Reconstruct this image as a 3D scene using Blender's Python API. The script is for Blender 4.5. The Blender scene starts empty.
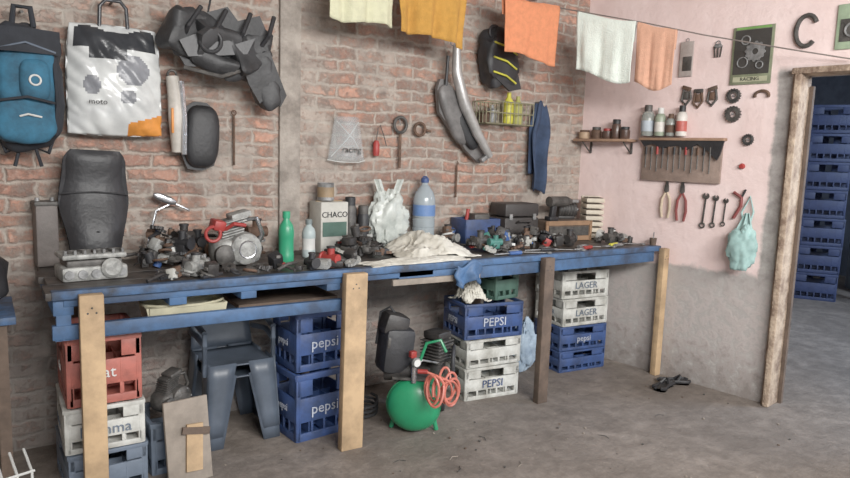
import bpy, bmesh, math, random
from mathutils import Vector, Matrix, Euler, noise
random.seed(7)
SC=bpy.context.scene
def lin(c):
    return tuple(((v/255)/12.92 if v/255<=.04045 else ((v/255+.055)/1.055)**2.4) for v in c)+(1,)
_m={}
def M(name,col,rough=.6,metal=0,var=.18,sc=9,bump=.1,col2=None,alpha=1,trans=0):
    if name in _m: return _m[name]
    m=bpy.data.materials.new(name);m.use_nodes=True;nt=m.node_tree;b=nt.nodes["Principled BSDF"]
    c=lin(col); c2=lin(col2) if col2 else tuple(v*(1-var*1.6) for v in c[:3])+(1,)
    tc=nt.nodes.new("ShaderNodeTexCoord");n=nt.nodes.new("ShaderNodeTexNoise");n.inputs["Scale"].default_value=sc;n.inputs["Detail"].default_value=5;n.inputs["Roughness"].default_value=.65
    nt.links.new(tc.outputs["Object"],n.inputs["Vector"])
    r=nt.nodes.new("ShaderNodeValToRGB");r.color_ramp.elements[0].position=.36;r.color_ramp.elements[1].position=.62
    r.color_ramp.elements[0].color=c2;r.color_ramp.elements[1].color=c
    nt.links.new(n.outputs[0],r.inputs[0]);nt.links.new(r.outputs[0],b.inputs["Base Color"])
    b.inputs["Roughness"].default_value=rough;b.inputs["Metallic"].default_value=metal
    if trans: b.inputs["Transmission Weight"].default_value=trans
    if alpha<1: b.inputs["Alpha"].default_value=alpha
    if bump:
        n2=nt.nodes.new("ShaderNodeTexNoise");n2.inputs["Scale"].default_value=sc*6;n2.inputs["Detail"].default_value=4
        nt.links.new(tc.outputs["Object"],n2.inputs["Vector"])
        bp=nt.nodes.new("ShaderNodeBump");bp.inputs["Strength"].default_value=bump*2;bp.inputs["Distance"].default_value=.01
        nt.links.new(n2.outputs[0],bp.inputs["Height"]);nt.links.new(bp.outputs[0],b.inputs["Normal"])
    _m[name]=m;return m
class B:
    def __init__(s,name): s.name=name;s.bm=bmesh.new();s.mats=[]
    def mi(s,m):
        if m not in s.mats:s.mats.append(m)
        return s.mats.index(m)
    def box(s,c,d,m,rot=(0,0,0),bev=0,taper=1):
        g=bmesh.ops.create_cube(s.bm,size=1);vs=g['verts']
        for v in vs:
            t=taper if v.co.z>0 else 1
            v.co=Vector((v.co.x*d[0]*t,v.co.y*d[1]*t,v.co.z*d[2]))
        fs=set(f for v in vs for f in v.link_faces);i=s.mi(m)
        for f in fs:f.material_index=i
        if bev:
            es=list(set(e for v in vs for e in v.link_edges))
            r=bmesh.ops.bevel(s.bm,geom=es,offset=bev,segments=2,affect='EDGES',profile=.5)
            for f in r['faces']: f.material_index=i
            vs=list(set(v for f in list(fs)+r['faces'] if f.is_valid for v in f.verts))
        mt=Matrix.Translation(c)@Euler(rot).to_matrix().to_4x4()
        for v in vs: v.co=mt@v.co
        return s
    def _ring(s,pts): return [s.bm.verts.new(p) for p in pts]
    def _face(s,vs,i):
        try:
            f=s.bm.faces.new(vs);f.material_index=i
        except Exception: pass
    def tube(s,pts,r,m,seg=8,closed=False,caps=True):
        pts=[Vector(p) for p in pts];n=len(pts);i=s.mi(m);rings=[]
        rs=r if isinstance(r,(list,tuple)) else [r]*n
        up=None
        for k in range(n):
            a=pts[(k-1)%n] if (closed or k>0) else pts[k];b=pts[(k+1)%n] if (closed or k<n-1) else pts[k]
            t=(b-a)
            if t.length<1e-7:t=Vector((0,0,1))
            t.normalize()
            if up is None: up=t.orthogonal().normalized()
            else:
                up=up-t*up.dot(t)
                if up.length<1e-5: up=t.orthogonal()
                up.normalize()
            w=t.cross(up)
            rings.append(s._ring([pts[k]+(up*math.cos(2*math.pi*j/seg)+w*math.sin(2*math.pi*j/seg))*rs[k] for j in range(seg)]))
        for k in range(n if closed else n-1):
            A=rings[k];C=rings[(k+1)%n]
            for j in range(seg): s._face([A[j],A[(j+1)%seg],C[(j+1)%seg],C[j]],i)
        if caps and not closed: s._face(rings[0][::-1],i);s._face(rings[-1],i)
        return s
    def cyl(s,p0,p1,r,m,seg=16,r1=None): return s.tube([p0,p1],[r,r if r1 is None else r1],m,seg)
    def lathe(s,prof,c,m,seg=20,ax=(0,0,1),mats=None):
        q=Vector((0,0,1)).rotation_difference(Vector(ax)).to_matrix();c=Vector(c);rings=[]
        for (r,z) in prof: rings.append(s._ring([c+q@Vector((r*math.cos(2*math.pi*j/seg),r*math.sin(2*math.pi*j/seg),z)) for j in range(seg)]))
        for k in range(len(rings)-1):
            i=s.mi(mats[k] if mats else m)
            for j in range(seg): s._face([rings[k][j],rings[k][(j+1)%seg],rings[k+1][(j+1)%seg],rings[k+1][j]],i)
        s._face(rings[0][::-1],s.mi(mats[0] if mats else m));s._face(rings[-1],s.mi(mats[-1] if mats else m))
        return s
    def torus(s,c,R,r,m,ax=(0,1,0),seg=24,rs=8,sx=1,sz=1):
        q=Vector((0,0,1)).rotation_difference(Vector(ax)).to_matrix();c=Vector(c)
        return s.tube([c+q@Vector((R*sx*math.cos(2*math.pi*k/seg),R*sz*math.sin(2*math.pi*k/seg),0)) for k in range(seg)],r,m,rs,closed=True)
    def sph(s,c,r,m,e=1.0,rot=(0,0,0),su=16,sv=10,nz=0,seed=0,mf=None,nf=14):
        rr=r if isinstance(r,(list,tuple)) else (r,r,r);R=Euler(rot).to_matrix();c=Vector(c);rings=[];i=s.mi(m)
        pw=lambda x:math.copysign(abs(x)**e,x)
        for a in range(sv+1):
            ph=-math.pi/2+math.pi*a/sv;ring=[]
            for b in range(su):
                th=2*math.pi*b/su
                v=Vector((rr[0]*pw(math.cos(ph))*pw(math.cos(th)),rr[1]*pw(math.cos(ph))*pw(math.sin(th)),rr[2]*pw(math.sin(ph))))
                if nz: v*=1+nz*noise.noise(v*nf+Vector((seed,seed,0)))
                ring.append(c+R@v)
            rings.append(s._ring(ring))
        for a in range(sv):
            for b in range(su):
                ii=i if mf is None else s.mi(mf(a/sv,b/su))
                s._face([rings[a][b],rings[a][(b+1)%su],rings[a+1][(b+1)%su],rings[a+1][b]],ii)
        return s
    def bag(s,c,r,m,seed=0,cr=.10,su=44,sv=30):
        # crumpled thin-film bag: soft body with sharp ridge creases
        c=Vector(c);rings=[];i=s.mi(m)
        for a in range(sv+1):
            ph=-math.pi/2+math.pi*a/sv;ring=[]
            for b in range(su):
                th=2*math.pi*b/su;d=Vector((math.cos(ph)*math.cos(th),math.cos(ph)*math.sin(th),math.sin(ph)))
                q=d*2.0+Vector((seed,0,seed*.7));k=1+.28*noise.noise(q)+cr*(1-abs(noise.noise(q*2.1))*4)+cr*.5*(1-abs(noise.noise(q*4.7))*4)
                ring.append(c+Vector((d.x*r[0]*k,d.y*r[1]*k,max(-r[2]*.98,d.z*r[2]*k))))
            rings.append(s._ring(ring))
        for a in range(sv):
            for b in range(su): s._face([rings[a][b],rings[a][(b+1)%su],rings[a+1][(b+1)%su],rings[a+1][b]],i)
        return s
    def prism(s,poly,th,m,c=(0,0,0),rot=(0,0,0)):
        R=Euler(rot).to_matrix();c=Vector(c);i=s.mi(m)
        A=s._ring([c+R@Vector((x,-th/2,z)) for x,z in poly]);C=s._ring([c+R@Vector((x,th/2,z)) for x,z in poly])
        s._face(A,i);s._face(C[::-1],i);n=len(poly)
        for k in range(n): s._face([A[(k+1)%n],A[k],C[k],C[(k+1)%n]],i)
        return s
    def sheet(s,fn,nu,nv,m,mf=None):
        g=[[s.bm.verts.new(fn(a/nu,b/nv)) for b in range(nv+1)] for a in range(nu+1)];i=s.mi(m)
        for a in range(nu):
            for b in range(nv):
                s._face([g[a][b],g[a+1][b],g[a+1][b+1],g[a][b+1]],i if mf is None else s.mi(mf((a+.5)/nu,(b+.5)/nv)))
        return s
    def text(s,t,c,size,m,rot=(math.pi/2,0,0),ext=.002,sx=1):
        cu=bpy.data.curves.new("t","FONT");cu.body=t;cu.size=size;cu.extrude=ext;cu.align_x='CENTER';cu.align_y='CENTER';cu.resolution_u=2
        ob=bpy.data.objects.new("t",cu);SC.collection.objects.link(ob);dg=bpy.context.evaluated_depsgraph_get()
        me=bpy.data.meshes.new_from_object(ob.evaluated_get(dg));mt=Matrix.Translation(c)@Euler(rot).to_matrix().to_4x4()@Matrix.Diagonal((sx,1,1,1))
        i=s.mi(m);vs=[s.bm.verts.new(mt@v.co) for v in me.vertices]
        for p in me.polygons: s._face([vs[k] for k in p.vertices],i)
        bpy.data.objects.remove(ob);bpy.data.meshes.remove(me)
        return s
    def done(s,loc=(0,0,0),rz=0,rot=None,sharp=38,solid=0):
        if not solid: bmesh.ops.recalc_face_normals(s.bm,faces=s.bm.faces)
        me=bpy.data.meshes.new(s.name);s.bm.to_mesh(me);s.bm.free()
        for m in s.mats: me.materials.append(m)
        for p in me.polygons:p.use_smooth=True
        me.set_sharp_from_angle(angle=math.radians(sharp))
        o=bpy.data.objects.new(s.name,me);SC.collection.objects.link(o);o.location=loc;o.rotation_euler=rot if rot else (0,0,rz)
        if solid:
            md=o.modifiers.new("s","SOLIDIFY");md.thickness=solid
        return o
FL=.1421;RA=FL-math.pi/2
def RW(s,z,off=.0): return (s*math.sin(FL)-off*math.cos(FL),-s*math.cos(FL)-off*math.sin(FL),z)
# ---------- materials
black=M("black_plastic",(38,38,41),.55,var=.3);blackm=M("oily_black",(54,51,50),.5,.15,var=.35,sc=20)
rubber=M("rubber",(36,36,38),.8);steel=M("steel",(150,150,150),.5,.4,var=.35,sc=20);chrome=M("chrome",(205,205,208),.25,.9,var=.15)
alu=M("cast_aluminium",(174,174,170),.6,.25,var=.35,sc=25);dsteel=M("dark_steel",(90,87,84),.55,.35,var=.4,sc=20);rust=M("rusty_steel",(108,82,66),.75,.2,var=.35,sc=20)
red=M("red_paint",(160,50,46),.5);orangep=M("orange_plastic",(226,142,60),.5);yellow=M("yellow_plastic",(212,206,70),.45);white=M("white_plastic",(214,214,210),.55,var=.1)
wood=M("raw_pine",(196,163,124),.75,sc=5,var=.28);woodd=M("dark_wood",(96,79,67),.8,var=.3);woodg=M("weathered_plank",(150,138,126),.85,var=.25,sc=6)
blueb=M("blue_bench_paint",(62,94,134),.6,col2=(44,50,62),sc=9);bluea=M("blue_apron_paint",(64,98,140),.6,col2=(48,64,88),sc=5)
blue=M("blue_crate_plastic",(52,76,128),.5,col2=(42,56,88),sc=6);redc=M("red_crate_plastic",(176,96,84),.55,col2=(120,70,62),sc=6);whitec=M("white_crate_plastic",(204,204,198),.55,col2=(150,148,140),sc=7)
greyc=M("greyblue_crate_plastic",(100,112,128),.55,sc=6);greenc=M("green_crate_plastic",(70,100,88),.55,sc=6);crl=M("crate_label",(180,186,200),.6)
green=M("green_enamel",(36,138,92),.32,var=.15,sc=4,bump=.02);redhose=M("red_hose",(206,112,96),.4,bump=0)
class NT:
    def __init__(s,name,rough=.88):
        s.m=bpy.data.materials.new(name);s.m.use_nodes=True;s.nt=s.m.node_tree;s.N=s.nt.nodes.new;s.L=s.nt.links.new;s.b=s.nt.nodes["Principled BSDF"];s.b.inputs["Roughness"].default_value=rough
        s.tc=s.N("ShaderNodeTexCoord");s.sep=s.N("ShaderNodeSeparateXYZ");s.L(s.tc.outputs["Object"],s.sep.inputs[0]);s.v=s.tc.outputs["Object"]
    def nz(s,sc,det=5,rough=.65):
        n=s.N("ShaderNodeTexNoise");n.inputs["Scale"].default_value=sc;n.inputs["Detail"].default_value=det;n.inputs["Roughness"].default_value=rough;s.L(s.v,n.inputs["Vector"]);return n
    def mr(s,v,a,b2,c=0,d2=1):
        x=s.N("ShaderNodeMapRange");s.L(v,x.inputs[0]);x.inputs[1].default_value=a;x.inputs[2].default_value=b2;x.inputs[3].default_value=c;x.inputs[4].default_value=d2;return x.outputs[0]
    def mth(s,op,a,c):
        x=s.N("ShaderNodeMath");x.operation=op
        for k,v in ((0,a),(1,c)):
            if isinstance(v,(int,float)): x.inputs[k].default_value=v
            else: s.L(v,x.inputs[k])
        return x.outputs[0]
    def mix(s,f,a,c2,mode='MIX'):
        x=s.N("ShaderNodeMix");x.data_type='RGBA';x.blend_type=mode
        if isinstance(f,float): x.inputs[0].default_value=f
        else: s.L(f,x.inputs[0])
        for s_,v in ((6,a),(7,c2)):
            if isinstance(v,tuple): x.inputs[s_].default_value=v
            else: s.L(v,x.inputs[s_])
        return x.outputs[2]
    def fin(s,col,h,st,dist):
        s.L(col,s.b.inputs["Base Color"]);bp=s.N("ShaderNodeBump");bp.inputs["Strength"].default_value=st;bp.inputs["Distance"].default_value=dist;s.L(h,bp.inputs["Height"]);s.L(bp.outputs[0],s.b.inputs["Normal"]);return s.m
def brickmat():
    t=NT("old_brick",.9);cb=t.N("ShaderNodeCombineXYZ");t.L(t.sep.outputs[0],cb.inputs[0]);t.L(t.sep.outputs[2],cb.inputs[1]);t.v=cb.outputs[0]
    def dist(v,sc,amt):
        d=t.nz(sc,4);sub=t.N("ShaderNodeVectorMath");sub.operation='SUBTRACT';t.L(d.outputs[1],sub.inputs[0]);sub.inputs[1].default_value=(.5,.5,.5)
        scl=t.N("ShaderNodeVectorMath");scl.operation='SCALE';t.L(sub.outputs[0],scl.inputs[0]);scl.inputs[3].default_value=amt
        ad=t.N("ShaderNodeVectorMath");t.L(v,ad.inputs[0]);t.L(scl.outputs[0],ad.inputs[1]);return ad.outputs[0]
    v=dist(dist(cb.outputs[0],2.2,.07),16,.04)
    br=t.N("ShaderNodeTexBrick");t.L(v,br.inputs["Vector"]);br.inputs["Scale"].default_value=1;br.inputs["Brick Width"].default_value=.25;br.inputs["Row Height"].default_value=.070;br.inputs["Mortar Size"].default_value=.016;br.inputs["Mortar Smooth"].default_value=.9;br.inputs["Bias"].default_value=0
    br.inputs["Color1"].default_value=lin((202,146,122));br.inputs["Color2"].default_value=lin((152,108,92));br.inputs["Mortar"].default_value=lin((178,168,156))
    n1=t.nz(22,6);n4=t.nz(60,4);c1=t.mix(t.mr(n1.outputs[0],.38,.65,0,.6),br.outputs[0],lin((140,110,98)))
    c1=t.mix(t.mr(n4.outputs[0],.50,.70,0,.5),c1,lin((190,174,160)))
    big=t.nz(3.2,9,.78);X=t.sep.outputs[0];Z=t.sep.outputs[2]
    reg1=t.mth('MULTIPLY',t.mr(X,-2.42,-2.36),t.mr(X,-1.95,-2.15));reg2=t.mth('MULTIPLY',t.mr(X,-.75,-.35),t.mr(Z,1.9,1.6))
    reg3=t.mr(Z,1.05,.85);reg4=t.mth('MULTIPLY',t.mr(X,-2.9,-3.3),t.mr(Z,1.9,2.0))
    regs=t.mth('MAXIMUM',t.mth('MAXIMUM',reg1,reg2),t.mth('MAXIMUM',reg3,reg4))
    fac=t.mth('ADD',t.mr(big.outputs[0],.44,.56,.10,1.1),t.mth('MULTIPLY',regs,.7))
    facn=t.mth('MULTIPLY',fac,t.mr(n1.outputs[0],.3,.52,.35,1))
    fcl=t.N("ShaderNodeClamp");t.L(facn,fcl.inputs[0]);f92=t.mth('MULTIPLY',fcl.outputs[0],.86)
    cem=t.mix(t.mr(t.nz(9).outputs[0],.3,.7),lin((182,172,161)),lin((136,127,119)))
    c2=t.mix(f92,c1,cem);n3=t.nz(3.1,6,.7);c3=t.mix(t.mr(n3.outputs[0],.54,.74,0,.6),c2,lin((98,88,82)))
    c3=t.mix(t.mth('MULTIPLY',t.mr(Z,.95,.7),.5),c3,lin((90,87,88)))  # below bench height: grime and under-bench shade painted into the brick colour
    h=t.mth('ADD',t.mth('MULTIPLY',t.mth('SUBTRACT',1.0,br.outputs[1]),t.mth('SUBTRACT',1.0,t.mth('MULTIPLY',fcl.outputs[0],.75))),t.mth('MULTIPLY',n1.outputs[0],.7))
    return t.fin(c3,h,.8,.02)
def pinkmat():
    t=NT("pink_plaster",.85);big=t.nz(3.5,6).outputs[0];fine=t.nz(14,6).outputs[0];S=t.sep.outputs[0];Z=t.sep.outputs[2]
    pink=t.mix(t.mr(big,.38,.68),lin((240,216,212)),lin((226,199,194)));pink=t.mix(t.mr(fine,.6,.8,0,.4),pink,lin((190,170,162)))
    grey=t.mix(t.mr(fine,.35,.65),lin((178,172,168)),lin((140,134,130)))
    zz=t.mth('ADD',Z,t.mth('MULTIPLY',t.mth('SUBTRACT',big,.5),.22));low=t.mr(zz,.80,.77)
    ss=t.mth('ADD',S,t.mth('MULTIPLY',t.mth('SUBTRACT',big,.5),.10));strip=t.mth('MULTIPLY',t.mr(ss,1.33,1.35),t.mr(Z,2.02,1.98))
    c=t.mix(t.mth('MAXIMUM',low,strip),pink,grey)
    pat=t.mth('MULTIPLY',t.mr(fine,.44,.52),t.mr(Z,.8,.6,0,.55));c=t.mix(t.mth('MULTIPLY',pat,low),c,lin((196,184,180)))
    splash=t.mr(t.mth('ADD',t.mth('MULTIPLY',Z,-1.6),t.mth('MULTIPLY',fine,1.6)),.3,.85,0,.7);c=t.mix(splash,c,lin((104,96,90)))
    return t.fin(c,fine,.5,.015)
def floormat():
    t=NT("dirty_concrete",.62);c=t.mix(t.mr(t.nz(1.3,6).outputs[0],.38,.62),lin((110,101,94)),lin((144,133,124)))
    c=t.mix(t.mr(t.nz(9,7,.75).outputs[0],.40,.62,.6,0),c,lin((86,77,70)))
    c=t.mix(t.mr(t.nz(2.7,5).outputs[0],.52,.68,0,.65),c,lin((82,74,68)))
    c=t.mix(t.mr(t.nz(70,3).outputs[0],.62,.7,0,.35),c,lin((166,158,150)))
    return t.fin(c,t.nz(18,6).outputs[0],.45,.02)
BR=brickmat();PK=pinkmat();FLM=floormat()
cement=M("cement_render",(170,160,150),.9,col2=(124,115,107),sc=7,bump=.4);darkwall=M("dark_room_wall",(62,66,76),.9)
# ---------- room
B("floor").box((0,-2.3,-.05),(12.6,9.4,.1),FLM).done()
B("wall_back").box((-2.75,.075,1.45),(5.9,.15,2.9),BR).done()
w=B("wall_right")
w.box((.71,.08,1.45),(1.46,.16,2.9),PK);w.box((1.98,.08,2.43),(1.08,.16,.94),PK);w.box((3.5,.08,1.45),(1.96,.16,2.9),PK)
w.done(loc=(0,0,0),rz=RA)
B("wall_left").box((-5.65,-2.3,1.45),(.15,4.9,2.9),cement).done()
B("ceiling").box((.2,-1.4,2.95),(12,6.6,.1),M("ceiling_sheet",(140,135,130),.9)).done()
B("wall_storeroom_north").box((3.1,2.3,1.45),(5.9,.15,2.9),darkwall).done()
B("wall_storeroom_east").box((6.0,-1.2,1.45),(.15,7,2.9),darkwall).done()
c=B("cement_column_1");c.box((-2.29,-.012,1.45),(.12,.024,2.88),cement,bev=.006);c.done()  # cement column on the brick wall, slightly proud of it
d=B("door_frame");wf=M("peeling_door_wood",(186,164,142),.8,col2=(122,100,84),sc=11,bump=.4)
d.box((1.465,.03,.98),(.036,.17,1.96),wf,bev=.006);d.box((1.435,-.010,.98),(.014,.02,1.98),wf,bev=.004);d.box((2.44,.03,.98),(.055,.18,1.96),wf,bev=.006);d.box((1.96,.03,1.975),(1.06,.18,.035),wf,bev=.006)
d.box((1.495,.10,.95),(.02,.03,1.9),woodd);d.done(rz=RA)
# ---------- workbench
by=-.7239
topm=M("oily_bench_top",(72,65,60),.5,col2=(40,37,36),sc=6,bump=.15)
wb=B("workbench")
for k in range(4):
    y0=-.09-k*.178;x1=.143*(-y0-.09)-.01;x0=-3.51-.02*(k%2)
    wb.box(((x0+x1)/2,y0,.864),(x1-x0,.172,.03),topm,bev=.003)
wb.box((-1.725,by+.035,.866),(3.57,.05,.034),blueb,bev=.003)
wb.box((-.98,by+.045,.815),(2.0,.03,.075),bluea,bev=.003)
wb.box((-2.62,by+.045,.835),(1.7,.03,.035),bluea,bev=.003)
wb.box((-1.75,by+.02,.795),(.55,.02,.03),woodg,rot=(0,.01,0),bev=.002)
wb.box((-2.88,by+.045,.715),(1.26,.03,.055),bluea,rot=(0,.006,0),bev=.003)
wb.box((-2.88,by+.09,.693),(1.24,.10,.016),bluea)
for x in (-3.47,-3.05,-2.75,-2.34,-1.6,-.4): wb.box((x,-.36,.815),(.07,.66,.06),bluea,bev=.003)
wb.box((-3.47,by+.06,.78),(.05,.05,.15),bluea)
wb.box((-2.5,-.3,.715),(.5,.5,.018),woodd)
for x,wd_,m_,t in [(-3.3807,.085,wood,.0),(-2.2553,.115,wood,.012),(-.9981,.075,woodd,0),(.0668,.055,wood,0)]:
    wb.box((x,by-.012,.435),(wd_,.045,.87),m_,rot=(0,t,0),bev=.004)
    for k in range(3): wb.cyl((x-.015+.015*k,by-.036,.80+.02*(k%2)),(x-.015+.015*k,by-.033,.80+.02*(k%2)),.004,dsteel,8)
for x in (-3.4,-2.2,-1.0,-.12): wb.box((x,-.06,.425),(.08,.06,.85),woodd)
wb.done()
# ---------- crates
def crate(name,w_,d_,h,m,loc,rz=0,label=None,lm=None,ribs=6,m2=None):
    b=B(name);t=.012;m2=m2 or m;h=h-.003
    b.box((0,0,.008),(w_-.01,d_-.01,.016),m)
    for sx in(-1,1):
        for sy in(-1,1): b.box((sx*(w_/2-.014),sy*(d_/2-.014),h/2),(.028,.028,h),m,bev=.006)
    for ax,ln,off in((0,w_,d_/2),(1,d_,w_/2)):
        for sg in(-1,1):
            def pb(u,z,du,dz,mm,th=t,o=0):
                if ax==0:b.box((u,sg*(off-t/2+o),z),(du,th,dz),mm,bev=.0025)
                else:b.box((sg*(off-t/2+o),u,z),(th,du,dz),mm,bev=.0025)
            pb(0,h*.06,ln-.02,h*.12,m);pb(0,h*.95,ln-.01,h*.09,m,.018);pb(0,h*.46,ln-.03,h*.36,m2)
            hw=ln*.17
            for q in(-1,1): pb(q*(ln*.25+hw/2+.005),h*.79,ln*.5-hw-.02,h*.24,m)
            n=max(3,int(ribs*ln/.4))
            for k in range(n+1): pb(-ln/2+.02+(ln-.04)*k/n,h*.2,.012,h*.2,m)
            for k in range(n+1): pb(-ln/2+.02+(ln-.04)*k/n,h*.46,.006,h*.36,m,.008,.003)
    for k in range(1,4): b.box((-w_/2+w_*k/4,0,h*.3),(.005,d_-.03,h*.4),m)
    for k in range(1,3): b.box((0,-d_/2+d_*k/3,h*.3),(w_-.03,.005,h*.4),m)
    if label:
        sz=min(h*.34,w_*.24)
        b.text(label,(0,-d_/2-.006,h*.46),sz,lm,ext=.001);b.text(label,(-w_/2-.006,0,h*.46),sz*.7,lm,rot=(math.pi/2,0,-math.pi/2),ext=.001)
    return b.done(loc=loc,rz=rz)
crate("greyblue_bottle_crate",.30,.38,.20,greyc,(-3.325,-.45,0),.03)
crate("white_bottle_crate",.30,.38,.19,whitec,(-3.325,-.45,.20),-.02,"Brahma",greyc)
crate("red_bottle_crate",.28,.36,.29,redc,(-3.325,-.45,.39),.0,"fiat",white)
crate("blue_bottle_crate",.32,.28,.35,blue,(-2.325,-.41,0),.10,"pepsi",crl)
crate("blue_bottle_crate",.31,.28,.30,blue,(-2.315,-.39,.35),.06,"pepsi",crl)
crate("white_bottle_crate",.38,.28,.20,whitec,(-1.19,-.40,0),-.12,"PEPSI",blue)
crate("white_bottle_crate",.39,.28,.17,whitec,(-1.19,-.40,.20),-.08)
crate("blue_bottle_crate",.40,.28,.215,blue,(-1.19,-.40,.37),-.15,"PEPSI",crl)
crate("green_bottle_crate",.20,.20,.19,greenc,(-1.09,-.39,.585),.1)
crate("blue_bottle_crate",.40,.30,.15,blue,(-.30,-.28,0),-.1)
crate("blue_bottle_crate",.40,.30,.17,blue,(-.30,-.28,.15),-.13,"pepsi",crl)
crate("white_bottle_crate",.40,.30,.19,whitec,(-.30,-.28,.32),-.08,"LAGER",greyc)
crate("white_bottle_crate",.40,.30,.19,whitec,(-.31,-.28,.51),-.12,"LAGER",greyc)
crate("blue_bottle_crate",.24,.28,.24,greyc,(-3.03,-.42,0),.05)
# ---------- compressor
def compressor():
    b=B("air_compressor");r=.140
    prof=[(.001,-.0)]+[(r*math.sin(a),.07-.07*math.cos(a)) for a in [math.pi/2*k/7 for k in range(1,8)]]+[(r,.40)]+[(r*math.cos(a),.40+.07*math.sin(a)) for a in [math.pi/2*k/7 for k in range(1,8)]]
    ax=Vector((.62,.78,0)).normalized();st=Vector((0,0,.152));Z=Vector((0,0,1))
    b.lathe(prof,st,green,32,ax);side=Vector((ax.y,-ax.x,0))
    b.lathe([(r+.003,0),(r+.003,.008)],st+ax*.07,green,32,ax)
    for q in(-1,1):
        p=st+ax*.12+side*.10*q; b.tube([p-Z*.07,p-Z*.147+side*.02*q],.012,green)
        p=st+ax*.40+side*.13*q; b.lathe([(.02,-.018),(.07,-.018),(.075,-.01),(.075,.01),(.07,.018),(.02,.018)],p-Z*.075,rubber,18,side)
    b.cyl(st+ax*.40-side*.13-Z*.075,st+ax*.40+side*.13-Z*.075,.01,steel)
    rz=-math.atan2(ax.x,ax.y)
    b.box(st+ax*.22-side*.02+Z*.145,(.18,.36,.012),dsteel,rot=(0,0,rz))
    mc=st+ax*.12-side*.11
    b.cyl(mc+Z*.17-side*.05,mc+Z*.17+side*.10,.06,blackm,18)
    b.box(mc+Z*.28,(.17,.16,.24),black,rot=(0,.10,rz+.5),bev=.035)
    b.box(mc+Z*.41-side*.01,(.14,.13,.12),blackm,rot=(0,.30,rz+.5),bev=.03)
    b.box(mc+Z*.33-ax*.07,(.07,.03,.06),dsteel,rot=(0,.1,rz+.5),bev=.006)
    b.tube([mc+Z*.46,mc+Z*.50-side*.03,mc+Z*.47-side*.08,mc+Z*.3-side*.1],.007,rubber,6)
    pc=st+ax*.26+side*.10+Z*.21
    b.cyl(pc-Z*.09,pc+Z*.08,.05,blackm)
    for k in range(7): b.box(pc+Z*(-.02+k*.018),(.13,.13,.006),dsteel,rot=(0,0,.3),bev=.002)
    b.box(pc+Z*.12,(.11,.11,.04),blackm,rot=(0,0,.3),bev=.008)
    b.torus(pc+side*.09+Z*-.03,.085,.010,black,ax=side);b.torus(pc+side*.09+Z*-.03,.06,.004,dsteel,ax=side)
    for k in range(5): a=k*1.257;b.cyl(pc+side*.085-Z*.03,pc+side*.085-Z*.03+ax*.08*math.cos(a)+Z*.08*math.sin(a),.007,blackm,6)
    g=st+ax*.04+side*.0+Z*.19;b.cyl(g-Z*.06,g+Z*.05,.014,chrome)
    b.lathe([(.025,0),(.027,.012),(.022,.02)],g+Vector((0,-.01,.05)),steel,16,(0,-1,0));b.lathe([(.02,.018),(.019,.0205)],g+Vector((0,-.01,.05)),white,16,(0,-1,0))
    b.box(g+Vector((-.01,0,.09)),(.035,.03,.035),red,bev=.006);b.cyl(g+side*.02,g+side*.07,.012,red,10)
    b.tube([g+Z*.02,g+Vector((.05,0,.05)),pc+Vector((0,-.05,-.03))],.005,steel)
    b.tube([g+Z*.06+side*.03,g+Z*.15+side*.06,g+Z*.17+side*.13,g+Z*.11+side*.16],.008,green)
    h=[];hc=st+ax*.02+side*.13+Z*.125
    for k in range(150):
        a=k*.36;ph=k*.042;R1=.058+.010*math.sin(k*.31);c=hc+side*(.055*math.sin(ph)+.02)-ax*.0006*k+Z*(.012*math.cos(ph*1.7))
        h.append(c+side*R1*math.cos(a)*.6+Z*R1*1.2*math.sin(a)+ax*.03*math.sin(a+ph))
    b.tube(h,.0065,redhose,6);b.tube([h[0],h[0]-side*.03+Z*.03,g+side*.06],.0065,redhose,6)
    return b.done(loc=(-1.94,-.79,0))
compressor()
def chair():
    b=B("plastic_chair");m=M("greyblue_translucent_plastic",(84,94,108),.4,var=.25,sc=4,bump=0)
    for k in range(2):
        z=.06*k
        b.sheet(lambda u,v:Vector((-.16+.32*u,-.16+.32*v,.34+z-.02*math.sin(math.pi*u)*math.sin(math.pi*v))),8,8,m)
        b.sheet(lambda u,v:Vector(((-.16+.32*u)*(1-.12*v),.16+.05*v+.02*math.cos((u-.5)*3),.34+z+.24*v)),8,6,m)
        for sx in(-1,1):
            for sy in(-1,1):
                b.sheet(lambda u,v:Vector((sx*(.16+.02*v-.13*u*(1-.4*v)),sy*(.16+.02*v),(.35+z)*(1-v)+z*v)),3,5,m)
                b.sheet(lambda u,v:Vector((sx*(.16+.02*v),sy*(.16+.02*v-.13*u*(1-.4*v)),(.35+z)*(1-v)+z*v)),3,5,m)
            b.tube([(sx*.17,-.12,.50+z),(sx*.175,.0,.52+z),(sx*.16,.16,.50+z)],.014,m);b.tube([(sx*.17,-.12,.35+z),(sx*.17,-.12,.50+z)],.012,m)
    b.done(loc=(-2.69,-.26,0),rz=.0,solid=.006)
chair()
b=B("wooden_board");b.box((0,0,.18),(.19,.02,.36),woodg,bev=.003);b.box((.02,-.018,.15),(.07,.014,.20),wood,rot=(0,.08,0));b.box((.03,-.024,.22),(.12,.012,.03),woodd,rot=(0,.2,0));b.done(loc=(-3.01,-.70,0.002),rot=(-.17,0,.12))
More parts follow.
